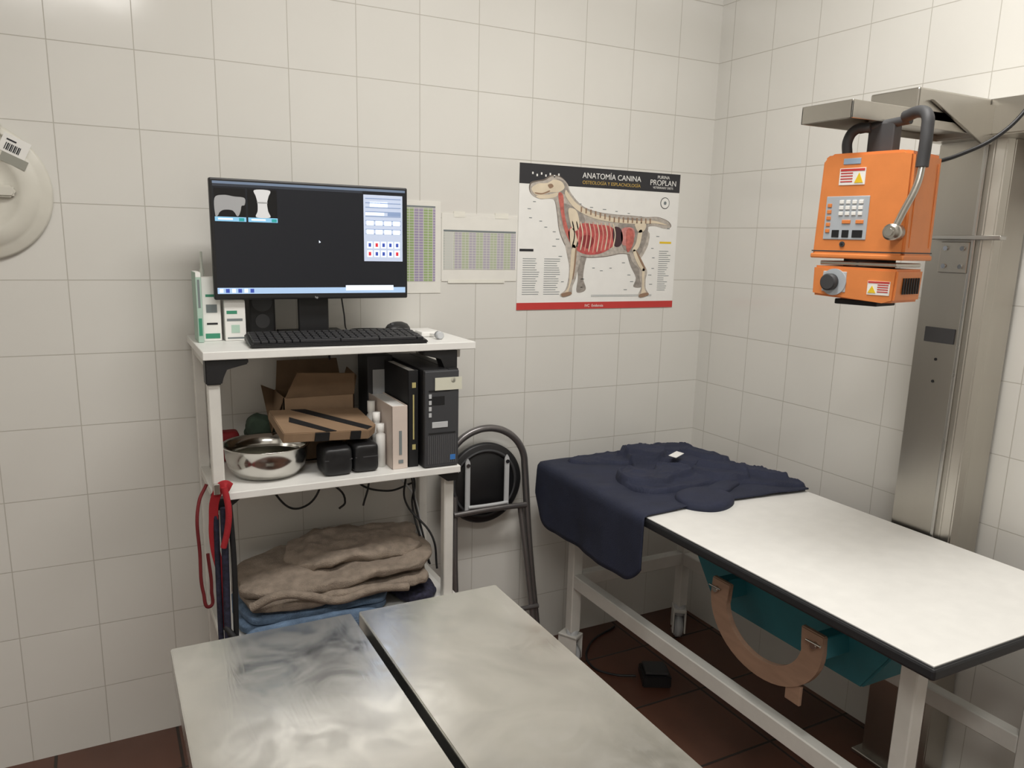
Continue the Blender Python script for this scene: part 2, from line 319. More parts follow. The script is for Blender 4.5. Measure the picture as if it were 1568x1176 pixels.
for j in range(ny):
    for i in range(nx):
        x=gx0+i*st; y=gy0+j*st
        wx=x+.006*noise.noise(Vector((x*14,y*14,5))); wy=y+.006*noise.noise(Vector((x*14,y*14,9)))
        h=0; cov=0; dm=-1
        for P,tk in layers:
            d_=sdist(P,wx,wy); k=sm((d_+.004)/.010); h+=tk*k; cov=max(cov,k); dm=max(dm,d_)
            if d_>0: h-=.0025*math.exp(-((d_-.014)/.003)**2); h+=.004*sm(1-d_/.03)*k*.6
        if dm<-.006: continue
        rg=(1-min(1,abs(noise.noise(Vector((x*6+y*9,y*5-x*4,2))))*4.5)); rg2=(1-min(1,abs(noise.noise(Vector((x*13-y*6,y*12,7))))*4))
        z=zb-.006+h+cov*(rg*rg*.006+rg2*rg2*.0025)
        V[i,j]=bm.verts.new((x,y,z))
for j in range(ny-1):
    for i in range(nx-1):
        q=[V.get(k) for k in ((i,j),(i+1,j),(i+1,j+1),(i,j+1))]
        if all(q): bm.faces.new(q)
from_bm("folded_garment",bm,navy2,g,None,True)
patch("round_collar",[(1.49,1.73),(1.52,1.81),(1.60,1.84),(1.68,1.80),(1.675,1.72),(1.61,1.672),(1.54,1.67)],zb+.004,.014,navy2,g,.005,5,base=.014)
patch("collar_strap",[(1.64,1.80),(1.67,1.83),(1.76,1.86),(1.80,1.83),(1.74,1.79),(1.68,1.765)],zb+.003,.012,navy,g,.003,7,base=.01)
box("white_tag",(-.035,-.014,0),(.035,.014,.002),paper,g,.0005,M=Matrix.Translation((1.715,2.05,zb+.052))@Matrix.Rotation(.5,4,'Z')@Matrix.Rotation(.12,4,'X'))
# ------------------------------------------------------------------ x-ray stand
g=grp("xray_stand_column"); PX,PYn,PYf=1.985,1.225,1.405
prism("column",[(PX,PYf),(PX,PYn+.03),(PX+.012,PYn+.008),(PX+.035,PYn),(XR-.012,PYn),(XR-.012,PYf)],2,.0,1.80,greyarm,g,.003)
box("column_rail",(PX-.006,PYn+.045,.02),(PX,PYn+.055,1.79),steel,g,.002)
box("foot_plate",(PX-.02,PYn-.02,0),(XR-.004,PYf+.02,.012),steel,g,.002)
box("nameplate",(PX-.004,PYn+.065,1.285),(PX,PYn+.15,1.325),darkgrey,g,.001)
box("square_plate",(PX-.008,PYn+.055,1.47),(PX,PYn+.135,1.55),greyarm,g,.002)
for y in (.072,.118):
    for z in (1.487,1.533): cyl("screw",(PX-.012,PYn+y,z),(PX-.006,PYn+y,z),.006,chrome,g,seg=12)
for z in (1.24,1.18): cyl("hole",(PX-.0015,PYn+.11,z),(PX+.001,PYn+.11,z),.004,blackm,g,seg=12)
box("cross_bar",(PX-.03,PYn-.035,1.555),(PX-.005,PYf-.02,1.566),steel,g,.002)
prism("cap_box",[(1.93,1.095),(2.10,1.095),(2.10,1.415),(1.93,1.415)],2,1.80,1.885,greyarm,g,.004)
box("arm_beam",(1.665,1.245,1.815),(1.93,1.375,1.885),greyarm,g,.004)
prism("arm_side_gusset",[(1.70,1.86),(1.94,1.87),(1.94,1.78),(1.90,1.78)],1,1.235,1.243,greyarm,g,.001)
boxes("arm_tray",[((1.455,1.245,1.833),(1.95,1.385,1.838)),((1.455,1.245,1.800),(1.95,1.249,1.835)),((1.455,1.381,1.800),(1.95,1.385,1.835)),((1.455,1.245,1.800),(1.459,1.385,1.835))],greyarm,g,.001)
cyl("bolt",(1.96,1.09,1.85),(1.96,1.097,1.85),.008,chrome,g,seg=12)
F=Vector((1.505,1.235,0)); a=math.radians(12); t=Vector((math.sin(a),-math.cos(a),0)); d=Vector((math.cos(a),math.sin(a),0))
MH=Matrix(((t.x,d.x,0,F.x),(t.y,d.y,0,F.y),(0,0,1,0),(0,0,0,1)))
g=grp("portable_xray_generator")
prism("main_housing",[(-.108,1.507),(.105,1.507),(.103,1.728),(.08,1.733),(-.085,1.733),(-.102,1.722)],1,0,.135,orange,g,.006,M=MH)
prism("main_seam",[(-.1085,1.518),(.1057,1.518),(.1057,1.5205),(-.1085,1.5205)],1,-.0006,.1355,darkgrey,g,0,M=MH)
box("bottom_lip",(-.110,-.003,1.503),(.107,.137,1.514),orange,g,.003,M=MH)
cyl("swivel",(0,.065,1.482),(0,.065,1.505),.055,darkgrey,g,M=MH)
box("swivel_plate",(-.09,.01,1.488),(.09,.125,1.497),greyarm,g,.002,M=MH)
prism("collimator_housing",[(-.098,1.418),(.07,1.410),(.095,1.412),(.098,1.484),(-.10,1.486)],1,.0,.125,orange,g,.005,M=MH)
box("collimator_window",(-.05,.02,1.400),(.05,.11,1.412),blackm,g,.002,M=MH)
cyl("dial_base",(-.045,-.004,1.450),(-.045,.001,1.450),.030,panelgrey,g,M=MH)
cyl("dial_knob",(-.050,-.022,1.450),(-.050,-.003,1.450),.019,darkgrey,g,bev=.003,M=MH)
box("dial_plate",(-.073,-.002,1.428),(-.016,.001,1.474),lightgrey,g,.003,M=MH)
box("hazard_label",(.035,-.0015,1.427),(.085,.001,1.457),paper,g,0,M=MH)
prism("hazard_triangle",[(.037,1.431),(.055,1.431),(.046,1.447)],1,-.0025,-.001,yellow,g,M=MH)
boxes("hazard_text",[((.058,-.0022,1.433+k*.005),(.082,-.001,1.4352+k*.005)) for k in range(4)]+[((.036,-.0022,1.4525),(.084,-.001,1.4565))],red,g,0,M=MH)
for k in range(7): box("vent_slot",(.0975,.03+.012*k,1.43),(.0995,.036+.012*k,1.465),blackm,g,0,M=MH)
box("control_panel",(-.083,-.002,1.545),(.018,.001,1.640),panelgrey,g,.002,M=MH)
boxes("keypad_keys",[((-.050+.015*i,-.0045,1.598+.0125*j),(-.040+.015*i,-.001,1.606+.0125*j)) for i in range(4) for j in range(3)],paper,g,.0008,M=MH)
boxes("side_keys",[((-.078,-.0045,1.560+.014*j),(-.068,-.001,1.568+.014*j)) for j in range(5)]+[((-.040,-.0045,1.580),(-.020,-.001,1.588)),((-.008,-.0045,1.580),(.010,-.001,1.588))],orange,g,.0008,M=MH)
boxes("displays",[((-.062,-.0035,1.550),(-.045,-.001,1.566)),((-.038,-.0035,1.550),(-.022,-.001,1.566)),((-.014,-.0035,1.550),(.010,-.001,1.566))],blackm,g,.0005,M=MH)
box("warning_label",(-.058,-.0015,1.664),(.002,.001,1.700),paper,g,0,M=MH)
prism("warning_triangle",[(-.022,1.668),(-.002,1.668),(-.012,1.690)],1,-.0025,-.001,yellow,g,M=MH)
boxes("warning_text",[((-.055,-.0022,1.670+k*.006),(-.027,-.001,1.6725+k*.006)) for k in range(4)]+[((-.056,-.0022,1.6935),(0,-.001,1.6985))],red,g,0,M=MH)
box("brand_plate",(-.052,-.0015,1.708),(-.012,.001,1.721),mat("blue_grey_label",(150,170,190),.5),g,.001,M=MH)
cyl("indicator",(-.035,-.003,1.535),(-.035,.001,1.535),.006,darkgrey,g,M=MH)
cyl("indicator_pin",(-.035,-.0045,1.535),(-.035,.001,1.535),.0025,blackm,g,M=MH)
tube("front_handle",[(-.062,.03,1.73),(-.064,.03,1.765),(-.05,.032,1.785),(-.02,.04,1.789)],.011,darkgrey,g,M=MH)
tube("side_handle",[(.05,.05,1.806),(.09,.03,1.81),(.112,.015,1.798),(.118,.008,1.77),(.119,.004,1.695)],.0125,darkgrey,g,M=MH)
tube("top_bar",[(-.05,.05,1.788),(0,.06,1.795),(.06,.055,1.80)],.010,darkgrey,g,M=MH)
tube("lever_rod",[(.119,.004,1.70),(.117,-.004,1.66),(.098,-.014,1.60),(.088,-.018,1.570)],.0075,greyarm,g,M=MH)
cyl("lever_knob",(.088,-.040,1.562),(.088,0,1.562),.017,greyarm,g,bev=.004,M=MH); cyl("lever_screw",(.088,-.043,1.562),(.088,-.039,1.562),.008,chrome,g,M=MH)
box("mount_post",(-.03,.05,1.73),(.03,.085,1.800),darkgrey,g,.004,M=MH)
boxes("side_seam",[((.1045,.02,1.53),(.1062,.022,1.71)),((.1045,.115,1.53),(.1062,.117,1.71))],orange,g,0,M=MH)
tube("xray_power_cable",[(1.93,1.13,1.885),(1.90,1.10,1.91),(1.86,1.09,1.88),(1.80,1.12,1.79),(1.72,1.17,1.735),(1.64,1.21,1.71)],.0045,black,g)
# ------------------------------------------------------------------ foot pedal
g=grp("foot_pedal")
Mp=Matrix.Translation((1.66,2.02,0))@Matrix.Rotation(-.5,4,'Z')
prism("pedal_base",[(-.06,0),(.06,0),(.06,.03),(-.06,.045)],0,-.05,.05,black,g,.004,M=Mp)
prism("pedal_plate",[(-.05,.046),(.055,.034),(.055,.040),(-.05,.054)],0,-.04,.04,darkgrey,g,.002,M=Mp)
tube("pedal_cord",[(1.60,2.05,.012),(1.54,2.10,.006),(1.5,2.18,.006),(1.58,2.32,.006),(1.75,2.40,.006)],.004,black,g)
# ------------------------------------------------------------------ computer cart
g=grp("computer_cart"); ZS=1.236; cx0,cx1,cyf,cyb=.217,.955,2.057,2.43
box("top_board",(cx0,cyf,ZS-.021),(cx1,cyb,ZS),white_lam,g,.002)
ZL=.878
box("middle_board",(.256,2.03,ZL-.020),(.900,2.40,ZL),white_lam,g,.002)
ZB=.445
box("bottom_board",(.256,2.05,ZB-.020),(.900,2.40,ZB),white_lam,g,.002)
posts=[(.226,2.075),(.868,2.075),(.226,2.385),(.905,2.385)]
boxes("posts",[((x,y,.05),(x+.030,y+.030,ZS-.021)) for x,y in posts],white_paint,g,.003)
boxes("side_rails",[((.228,2.105,z),(.254,2.385,z+.025)) for z in (.83,.41,ZS-.05)]+[((.902,2.105,z),(.928,2.385,z+.025)) for z in (.83,.41,ZS-.05)],white_paint,g,.002)
for x,s_ in ((.226,1),(.898,-1)):
    prism("corner_bracket",[(x-.004*s_,ZS-.021),(x+.10*s_,ZS-.021),(x+.10*s_,ZS-.035),(x+.045*s_,ZS-.045),(x+.034*s_,ZS-.085),(x-.004*s_,ZS-.085)],1,2.066,2.11,black,g,.003)
    prism("shelf_bracket",[(x-.004*s_,ZL-.02),(x+.07*s_,ZL-.02),(x+.05*s_,ZL-.035),(x+.03*s_,ZL-.05),(x-.004*s_,ZL-.05)],1,2.05,2.11,black,g,.002)
for i,(x,y) in enumerate(posts):
    cyl("castor_wheel",(x+.004,y+.015,.025),(x+.026,y+.015,.025),.025,black,g,bev=.003); cyl("castor_stem",(x+.015,y+.015,.025),(x+.015,y+.015,.06),.008,greyarm,g)
# ------------------------------------------------------------------ monitor
g=grp("computer_monitor"); mx0,mx1,mz0,mz1,my=.275,.815,1.349,1.664,2.24
box("housing",(mx0,my,mz0),(mx1,my+.022,mz1),black,g,.004)
box("rear_bulge",(mx0+.12,my+.022,mz0+.06),(mx1-.12,my+.05,mz1-.06),black,g,.01)
def uv(u,v): return (mx0+.008+u*(mx1-mx0-.016), mz1-.008-v*(mz1-mz0-.024))
def srect(name,u0,v0,u1,v1,m,lay=1):
    a=uv(u0,v0);b_=uv(u1,v1); box(name,(a[0],my-.0006*lay,b_[1]),(b_[0],my+.001,a[1]),m,g,0)
E=lambda n,c,e=.8:mat(n,c,.35,emit=e)
srect("screen",0,0,1,1,E("screen_dark",(20,22,28),.45))
e_panel=E("screen_panel_blue",(172,182,202),.6); e_lite=E("screen_light",(214,224,238),.75); e_cap=E("screen_caption",(120,170,200),.7); e_blk=E("screen_black",(6,6,8),.3)
e_gray=E("screen_xray_grey",(140,140,140),.5); e_wht=E("screen_xray_white",(185,185,185),.6); e_red=E("screen_icon_red",(190,40,50),.7); e_blu=E("screen_icon_blue",(50,70,150),.7)
srect("title_bar",0,0,1,.022,E("screen_title",(96,110,130),.6),2); srect("menu_bar",0,.022,.76,.045,E("screen_menu",(44,48,56),.5),2)
srect("thumbnail_a",.005,.06,.155,.31,e_blk,2); srect("thumbnail_b",.165,.06,.31,.31,e_blk,2)
srect("caption_a",.005,.31,.155,.35,e_cap,2); srect("caption_b",.165,.31,.31,.35,e_cap,2)
for k in range(2): srect("caption_text_%d"%k,.02+.16*k,.322,.09+.16*k,.336,e_lite,3)
srect("caption_icon",.12,.318,.145,.345,mat("screen_icon_teal",(40,140,140),.4,emit=.6),3); srect("caption_icon_b",.28,.318,.305,.345,mat("screen_icon_teal_b",(40,140,140),.4,emit=.6),3)
def spoly(name,P,m,lay=3): prism(name,[uv(*p) for p in P],1,my-.0006*lay,my+.001,m,g)
def crv(P): return [(p.x,p.y) for p in catmull([(a,b,0) for a,b in P],5)]
spoly("xray_image_a",crv([(.008,.15),(.05,.12),(.10,.13),(.150,.14),(.150,.20),(.135,.21),(.13,.25),(.12,.295),(.11,.30),(.10,.27),(.085,.25),(.05,.25),(.03,.27),(.02,.30),(.008,.30)]),e_gray)
spoly("xray_image_b",crv([(.200,.065),(.275,.065),(.268,.12),(.260,.18),(.264,.25),(.272,.305),(.205,.305),(.212,.25),(.213,.18),(.206,.12)]),e_wht)
spoly("xray_joint",crv([(.215,.17),(.258,.17),(.258,.18),(.215,.18)]),e_gray,4)
srect("side_panel",.765,.055,.985,.69,e_panel,2)
e_mid=E("screen_panel_mid",(120,138,170),.6)
for k in range(9): srect("panel_row_%d"%k,.775,.085+.042*k,.975,.087+.042*k+.006,e_mid,3)
srect("panel_field",.80,.12,.90,.17,e_lite,3); srect("panel_tab",.775,.22,.88,.25,e_lite,3); srect("panel_tab_b",.90,.22,.975,.25,e_mid,3)
for k in range(4): srect("panel_cell_%d"%k,.78+.05*k,.30,.82+.05*k,.345,e_lite,4); srect("panel_cell_low_%d"%k,.78+.05*k,.385,.82+.05*k,.43,e_lite,4)
for r in range(2):
    for c in range(5): srect("panel_button_%d_%d"%(r,c),.782+.039*c,.50+.085*r,.812+.039*c,.565+.085*r,e_lite,3); srect("icon_%d_%d"%(r,c),.790+.039*c,.515+.085*r,.804+.039*c,.55+.085*r,e_red if (r+c)%4==1 else e_blu,4)
srect("taskbar",0,.945,1,1,E("screen_taskbar",(150,176,206),.7),2); srect("popup",.66,.925,.93,.975,e_lite,3)
for k in range(6): srect("task_icon_%d"%k,.01+.03*k,.955,.028+.03*k,.99,e_blu if k%2 else e_lite,3)
spoly("mouse_cursor",[(.52,.50),(.52,.525),(.53,.517)],e_lite,3)
text("monitor_logo","hp",(.545,my-.0006,mz0+.002),.009,lightgrey,g,align='CENTER')
box("neck",(.505,my+.045,ZS+.012),(.590,my+.068,mz0+.12),black,g,.004)
prism("base",[(.458,2.255),(.645,2.255),(.645,2.40),(.458,2.40)],2,ZS+.0005,ZS+.013,black,g,.004)
# ------------------------------------------------------------------ keyboard, mouse, boxes
g=grp("computer_keyboard"); MK=Matrix.Translation((.577,2.150,ZS))@Matrix.Rotation(-.055,4,'Z')@Matrix.Diagonal((1.04,1,1,1))
prism("keyboard_base",[(-.078,.001),(.072,.001),(.072,.022),(.02,.018),(-.078,.010)],0,-.228,.228,black,g,.003,M=MK)
K=[]
for r in range(6):
    y=-.066+r*.0215+(0.004 if r==5 else 0); z=.011+.0019*r; x=-.220
    while x<.212:
        wd=.0165
        if r==0 and -.12<x<.11: wd=.1
        if -.222<x<.068 or .078<x<.130 or .140<x<.215: K.append(((x,y,z),(x+wd,y+.0175,z+.0075)))
        x+=wd+.0025
boxes("keys",K,mat("key_black",(44,44,47),.42),g,.001,M=MK)
g=grp("computer_mouse")
lathe("mouse_body",[(.0,.0),(.028,.0),(.031,.008),(.030,.018),(.024,.029),(.012,.036),(.0001,.038)],(0,0,0),black,g,M=Matrix.Translation((.800,2.29,ZS+.0005))@Matrix.Rotation(-.9,4,'Z')@Matrix.Diagonal((1.0,1.75,1.0,1)))
tube("mouse_wheel",[(-.004,0,0),(.004,0,0)],.006,darkgrey,g,M=Matrix.Translation((.775,2.268,ZS+.031)))
tube("mouse_cord",[(.82,2.33,ZS+.01),(.80,2.38,ZS+.006),(.70,2.41,ZS+.005),(.67,2.38,ZS+.005),(.65,2.34,ZS+.06),(.63,2.31,ZS+.15)],.0022,black,g)
green=mat("green_print",(60,140,110),.6)
def carton(name,x0,x1,y0,y1,z0,z1,base,deco):
    g=grp(name); box("carton",(x0,y0,z0),(x1,y1,z1),base,g,.0015)
    box("top_flap",(x0+.001,y0-.0004,z1-.012),(x1-.001,y1-.001,z1+.0008),paper,g,0)
    for k,(fz0,fz1,fx0,fx1,m) in enumerate(deco):
        box("print_%d"%k,(x0+fx0*(x1-x0),y0-.0008,z0+fz0*(z1-z0)),(x0+fx1*(x1-x0),y0+.001,z0+fz1*(z1-z0)),m,g,0)
    return g
ptext=mat("grey_print",(120,128,130),.6)
carton("medicine_carton",.229,.243,2.24,2.33,ZS+.0005,ZS+.185,mat("carton_green",(170,196,182),.6),[(.1,.35,.2,.8,green),(.5,.9,.3,.7,ptext)])
carton("medicine_carton.001",.246,.292,2.27,2.33,ZS+.0005,ZS+.170,paper,[(.04,.12,.1,.9,green),(.45,.58,.2,.8,ptext),(.7,.74,.2,.8,green),(.26,.29,.2,.8,ink)])
carton("medicine_carton.002",.300,.354,2.26,2.32,ZS+.0005,ZS+.108,paper,[(.68,.76,.1,.6,green),(.5,.56,.1,.85,ptext),(.2,.4,.3,.7,mat("pale_green_print",(180,208,192),.6)),(.05,.09,.1,.9,ptext)])
g=grp("dropper_bottle"); lathe("bottle",[(.0001,0),(.012,0),(.012,.15),(.006,.165),(.006,.185),(.0035,.19),(.0035,.235),(.0001,.236)],(.262,2.38,ZS+.0005),mat("translucent_white_plastic",(215,220,210),.3),g)
g=grp("desk_speaker"); box("cabinet",(.375,2.33,ZS+.0005),(.448,2.41,ZS+.155),black,g,.006); cyl("cone",(.411,2.327,ZS+.10),(.411,2.331,ZS+.10),.028,darkgrey,g); cyl("cone_low",(.411,2.327,ZS+.045),(.411,2.331,ZS+.045),.02,darkgrey,g)
g=grp("cable_adapter"); box("white_body",(.840,2.19,ZS+.0005),(.905,2.25,ZS+.016),paper,g,.004); cyl("usb_plug",(.874,2.125,ZS+.012),(.874,2.150,ZS+.012),.011,lightgrey,g,bev=.002); tube("adapter_cord",[(.874,2.150,ZS+.012),(.870,2.17,ZS+.01),(.868,2.195,ZS+.01)],.003,paper,g)
# ------------------------------------------------------------------ middle shelf contents
g=grp("computer_tower"); tx0,tx1,ty0,ty1,tz0,tz1=.790,.896,2.036,2.37,ZL+.0005,1.163
box("case",(tx0,ty0+.01,tz0),(.866,ty1,tz1),black,g,.003); box("front_panel",(tx0+.001,ty0,tz0+.002),(tx1-.001,ty0+.012,tz1-.002),mat("tower_front",(60,61,64),.5),g,.004)
box("case_side_front",(.866,ty0+.01,tz0),(tx1,2.072,tz1),black,g,.001); box("case_side_rear",(.866,2.108,tz0),(tx1,ty1,tz1),black,g,.001)
boxes("drive_bays",[((tx0+.012,ty0-.0015,tz1-.10),(tx0+.060,ty0+.002,tz1-.075)),((tx0+.012,ty0-.0015,tz0+.10),(tx1-.012,ty0+.002,tz0+.104)),((tx0+.012,ty0-.0015,tz1-.062),(tx1-.03,ty0+.002,tz1-.057))],blackm,g,.0005)
boxes("grille",[((tx0+.010+.006*k,ty0-.001,tz0+.012),(tx0+.012+.006*k,ty0+.001,tz0+.095)) for k in range(15)],mat("grille_grey",(92,92,94),.5),g,0)
boxes("label",[((tx0+.022,ty0-.002,tz0+.118),(tx0+.070,ty0,tz0+.135))],lightgrey,g,.0005)
boxes("ports",[((tx0+.012,ty0-.002,tz0+.15+.018*k),(tx0+.020,ty0,tz0+.162+.018*k)) for k in range(4)],lightgrey,g,0)
cyl("power_button",(tx1-.02,ty0-.003,tz1-.03),(tx1-.02,ty0,tz1-.03),.008,lightgrey,g)
box("sticky_note",(tx0+.030,ty0-.003,tz1-.058),(tx1+.006,ty0-.0015,tz1-.022),mat("sticky_paper",(210,209,192),.7),g,0)
box("sticker_blue",(tx1-.028,ty0-.0015,tz0+.02),(tx1-.012,ty0,tz0+.035),mat("sticker_blue",(60,120,190),.5),g,0)
def book(name,x0,x1,z1,y0,m,page=paper,y1=2.28):
    g=grp(name); z0=ZL+.0005
    boxes("cover",[((x0,y0,z0),(x0+.002,y1,z1)),((x1-.002,y0,z0),(x1,y1,z1)),((x0,y0,z0),(x1,y0+.003,z1))],m,g,.0008)
    box("pages",(x0+.002,y0+.003,z0+.003),(x1-.002,y1-.004,z1-.004),page,g,0); return g
pink=mat("pale_pink_cover",(208,194,184),.5)
gb=book("pink_spine_book",.704,.750,1.062,2.065,pink); boxes("spine_text",[((.724,2.0635,.92),(.732,2.066,.99)),((.722,2.0635,.895),(.736,2.066,.905))],ptext,gb,0)
gb=book("black_spine_book",.754,.784,1.160,2.07,blackm,y1=2.28); boxes("spine_text",[((.767,2.0685,.96),(.771,2.071,1.09)),((.765,2.0685,.93),(.775,2.071,.945)),((.765,2.0685,1.11),(.776,2.071,1.125))],mat("gold_print",(190,178,120),.5),gb,0)
g=grp("binder"); box("binder_cover",(.704,2.29,ZL+.0005),(.784,2.39,1.172),darkgrey,g,.003); box("binder_label",(.72,2.288,1.05),(.76,2.291,1.13),lightgrey,g,0)
g=grp("white_pill_bottles")
for k,(x,z,h) in enumerate([(.686,ZL,.175),(.688,ZL,.150),(.686,ZL,.125)]):
    lathe("bottle_%d"%k,[(.0001,0),(.014,0),(.014,h*.75),(.009,h*.8),(.011,h*.82),(.011,h),(.0001,h)],(x,2.20-.042*k,z+.0005),paper,g)
g=grp("steel_bowl")
lathe("bowl",[(.0001,0),(.062,0),(.085,.006),(.102,.028),(.108,.055),(.110,.082),(.117,.086),(.117,.0875),(.108,.0865),(.105,.055),(.099,.029),(.083,.0085),(.0001,.004)],(.378,2.165,ZL+.0005),chrome,g)
lathe("liner",[(.0001,.052),(.1025,.052),(.1025,.050),(.0001,.048)],(.378,2.165,ZL),mat("olive_cloth",(92,90,70),.8,var=.3),g)
g=grp("speaker_case"); soft("case_a",(.510,2.06,ZL+.001),(.590,2.16,ZL+.080),black,g,.002,.05,power=7); boxes("case_a_zip",[((.512,2.061,ZL+.045),(.588,2.066,ZL+.048))],darkgrey,g,0)
g=grp("speaker_case.001"); soft("case_b",(.594,2.065,ZL+.001),(.666,2.16,ZL+.082),black,g,.002,.05,power=7,seed=2); boxes("case_b_zip",[((.598,2.066,ZL+.045),(.662,2.070,ZL+.048))],darkgrey,g,0)
g=grp("flat_cardboard_box"); MB=Matrix.Translation((.532,2.145,ZL+.128))@Matrix.Rotation(.10,4,'Z')@Matrix.Rotation(.06,4,'Y')@Matrix.Rotation(.22,4,'X')
prism("carton",[(-.135,-.07),(.105,-.075),(.138,-.04),(.130,.08),(-.13,.085)],2,-.014,.014,card,g,.002,M=MB)
prism("stripe_a",[(-.10,-.0),(-.02,-.071),(.010,-.071),(-.09,.03)],2,.0135,.0155,blackm,g,M=MB)
prism("stripe_b",[(-.07,.08),(.10,-.071),(.120,-.055),(-.03,.08)],2,.0135,.0155,blackm,g,M=MB)
boxes("front_stripe",[((-.05,-.0755,-.012),(-.01,-.07,.012)),((.05,-.0765,-.012),(.08,-.07,.012))],blackm,g,0,M=MB)
g=grp("open_cardboard_box"); zt=1.07
boxes("box_walls",[((.445,2.25,ZL+.0005),(.65,2.253,zt)),((.445,2.38,ZL+.0005),(.65,2.383,zt)),((.445,2.25,ZL+.0005),(.448,2.383,zt)),((.647,2.25,ZL+.0005),(.65,2.383,zt)),((.445,2.25,ZL+.0005),(.65,2.383,ZL+.004))],card,g,0)
bm=bmesh.new()
for P in ([(.445,2.253,zt),(.445,2.38,zt),(.405,2.37,zt+.02),(.410,2.26,zt-.10)],[(.45,2.383,zt),(.65,2.383,zt),(.64,2.40,zt+.085),(.46,2.40,zt+.085)],[(.65,2.25,zt),(.65,2.38,zt),(.665,2.37,zt+.06),(.665,2.27,zt+.05)],[(.45,2.25,zt),(.65,2.25,zt),(.645,2.225,zt+.065),(.48,2.225,zt+.075)]):
    bm.faces.new([bm.verts.new(p) for p in P])
o=from_bm("flaps",bm,card_in,g); md=o.modifiers.new("t","SOLIDIFY"); md.thickness=.003
g=grp("red_pouch"); soft("pouch",(.272,2.31,ZL+.001),(.335,2.37,ZL+.09),mat("deep_red_fabric",(130,24,30),.7),g,.004,.05,power=5)
g=grp("dark_green_plush")
soft("body",(.350,2.30,ZL+.001),(.430,2.37,ZL+.13),mat("dark_green_fabric",(52,66,54),.9,var=.4),g,.008,.04,power=3)
# ------------------------------------------------------------------ towels on bottom shelf
g=grp("blue_towel")
soft("fold_a",(.275,2.055,ZB+.0005),(.70,2.36,ZB+.032),bluet,g,.006,.10,seed=5,power=5)
soft("fold_b",(.285,2.06,ZB+.028),(.70,2.36,ZB+.058),bluet,g,.008,.10,seed=6,power=5)
soft("front_drape",(.275,2.022,ZB-.07),(.66,2.048,ZB+.048),bluet,g,.008,.08,seed=7,power=4)
g=grp("dark_cloth_bundle"); soft("bundle",(.725,2.065,ZB+.0005),(.862,2.30,ZB+.042),strap_dark,g,.006,.05,seed=8,power=3)
g=grp("taupe_towel")
soft("fold_a",(.290,2.040,ZB+.062),(.845,2.36,ZB+.108),taupe,g,.016,.10,seed=1,power=4,fine=.35)
soft("fold_b",(.285,2.052,ZB+.098),(.862,2.37,ZB+.148),taupe,g,.020,.11,seed=12,power=3.5,fine=.45,shear=.010)
soft("fold_c",(.430,2.10,ZB+.132),(.845,2.37,ZB+.184),taupe,g,.022,.10,seed=15,power=2.8,fine=.5,shear=.006)
tube("towel_hem_a",[(.30,2.046,ZB+.10),(.37,2.030,ZB+.130),(.45,2.030,ZB+.112),(.53,2.034,ZB+.082),(.64,2.036,ZB+.094),(.74,2.04,ZB+.080)],.012,taupe,g)
# ------------------------------------------------------------------ leashes
g=grp("red_dog_leash")
tube("strap",[(.262,2.020,.895),(.245,2.018,.905),(.228,2.025,.88),(.218,2.04,.80),(.218,2.045,.74),(.235,2.04,.62),(.232,2.045,.5)],.0015,strap_red,g,flat=.010)
tube("strap_fold",[(.245,2.012,.90),(.252,2.008,.84),(.246,2.012,.78),(.236,2.016,.74)],.008,strap_red,g)
tube("loop",[(.215,2.12,.88),(.192,2.10,.84),(.185,2.08,.70),(.187,2.07,.60),(.20,2.07,.56),(.208,2.08,.60),(.205,2.09,.70)],.0045,maroon,g)
g=grp("dark_dog_leash")
tube("strap_a",[(.257,2.025,.85),(.260,2.02,.7),(.257,2.015,.55),(.252,2.015,.40)],.007,blackm,g)
tube("strap_b",[(.243,2.03,.84),(.240,2.03,.66),(.236,2.02,.50),(.240,2.02,.36)],.009,strap_dark,g)
tube("strap_c",[(.225,2.04,.82),(.222,2.04,.64),(.220,2.03,.44),(.222,2.03,.34)],.007,strap_dark,g)
tube("strap_d",[(.23,2.02,.52),(.25,2.00,.49),(.262,2.0,.46),(.25,2.0,.42),(.235,2.01,.40)],.008,blackm,g)
box("clip",(.220,2.010,.882),(.235,2.022,.91),chrome,g,.002)
# ------------------------------------------------------------------ hanging cables
g=grp("cable_bundle")
cabs=[[(.62,2.40,1.2),(.61,2.41,.95),(.60,2.41,.80),(.52,2.41,.68),(.44,2.40,.74),(.42,2.40,.86)],
[(.68,2.41,.86),(.69,2.41,.76),(.80,2.41,.70),(.89,2.40,.72)],
[(.56,2.41,.86),(.57,2.41,.80),(.66,2.41,.68),(.64,2.41,.66)],
[(.72,2.41,.86),(.74,2.41,.74),(.72,2.41,.66)],
[(.80,2.385,.86),(.86,2.36,.78),(.86,2.30,.68),(.875,2.25,.56),(.88,2.23,.50)],
[(.84,2.385,.86),(.88,2.36,.74),(.85,2.30,.68),(.88,2.22,.50)],
[(.78,2.385,.86),(.80,2.38,.80),(.88,2.36,.68),(.885,2.30,.50)],
[(.76,2.385,.86),(.84,2.36,.80),(.82,2.28,.70),(.88,2.20,.60),(.888,2.18,.50)],
[(.86,2.385,1.1),(.89,2.42,.9),(.92,2.425,.7),(.91,2.425,.4),(.90,2.425,.1)]]
for k,c in enumerate(cabs): tube("cable_%d"%k,c,.0034,lightgrey if k==6 else black,g)
box("cable_clip",(.455,2.395,.80),(.475,2.41,.835),mat("red_plug",(150,30,34),.6),g,.003)
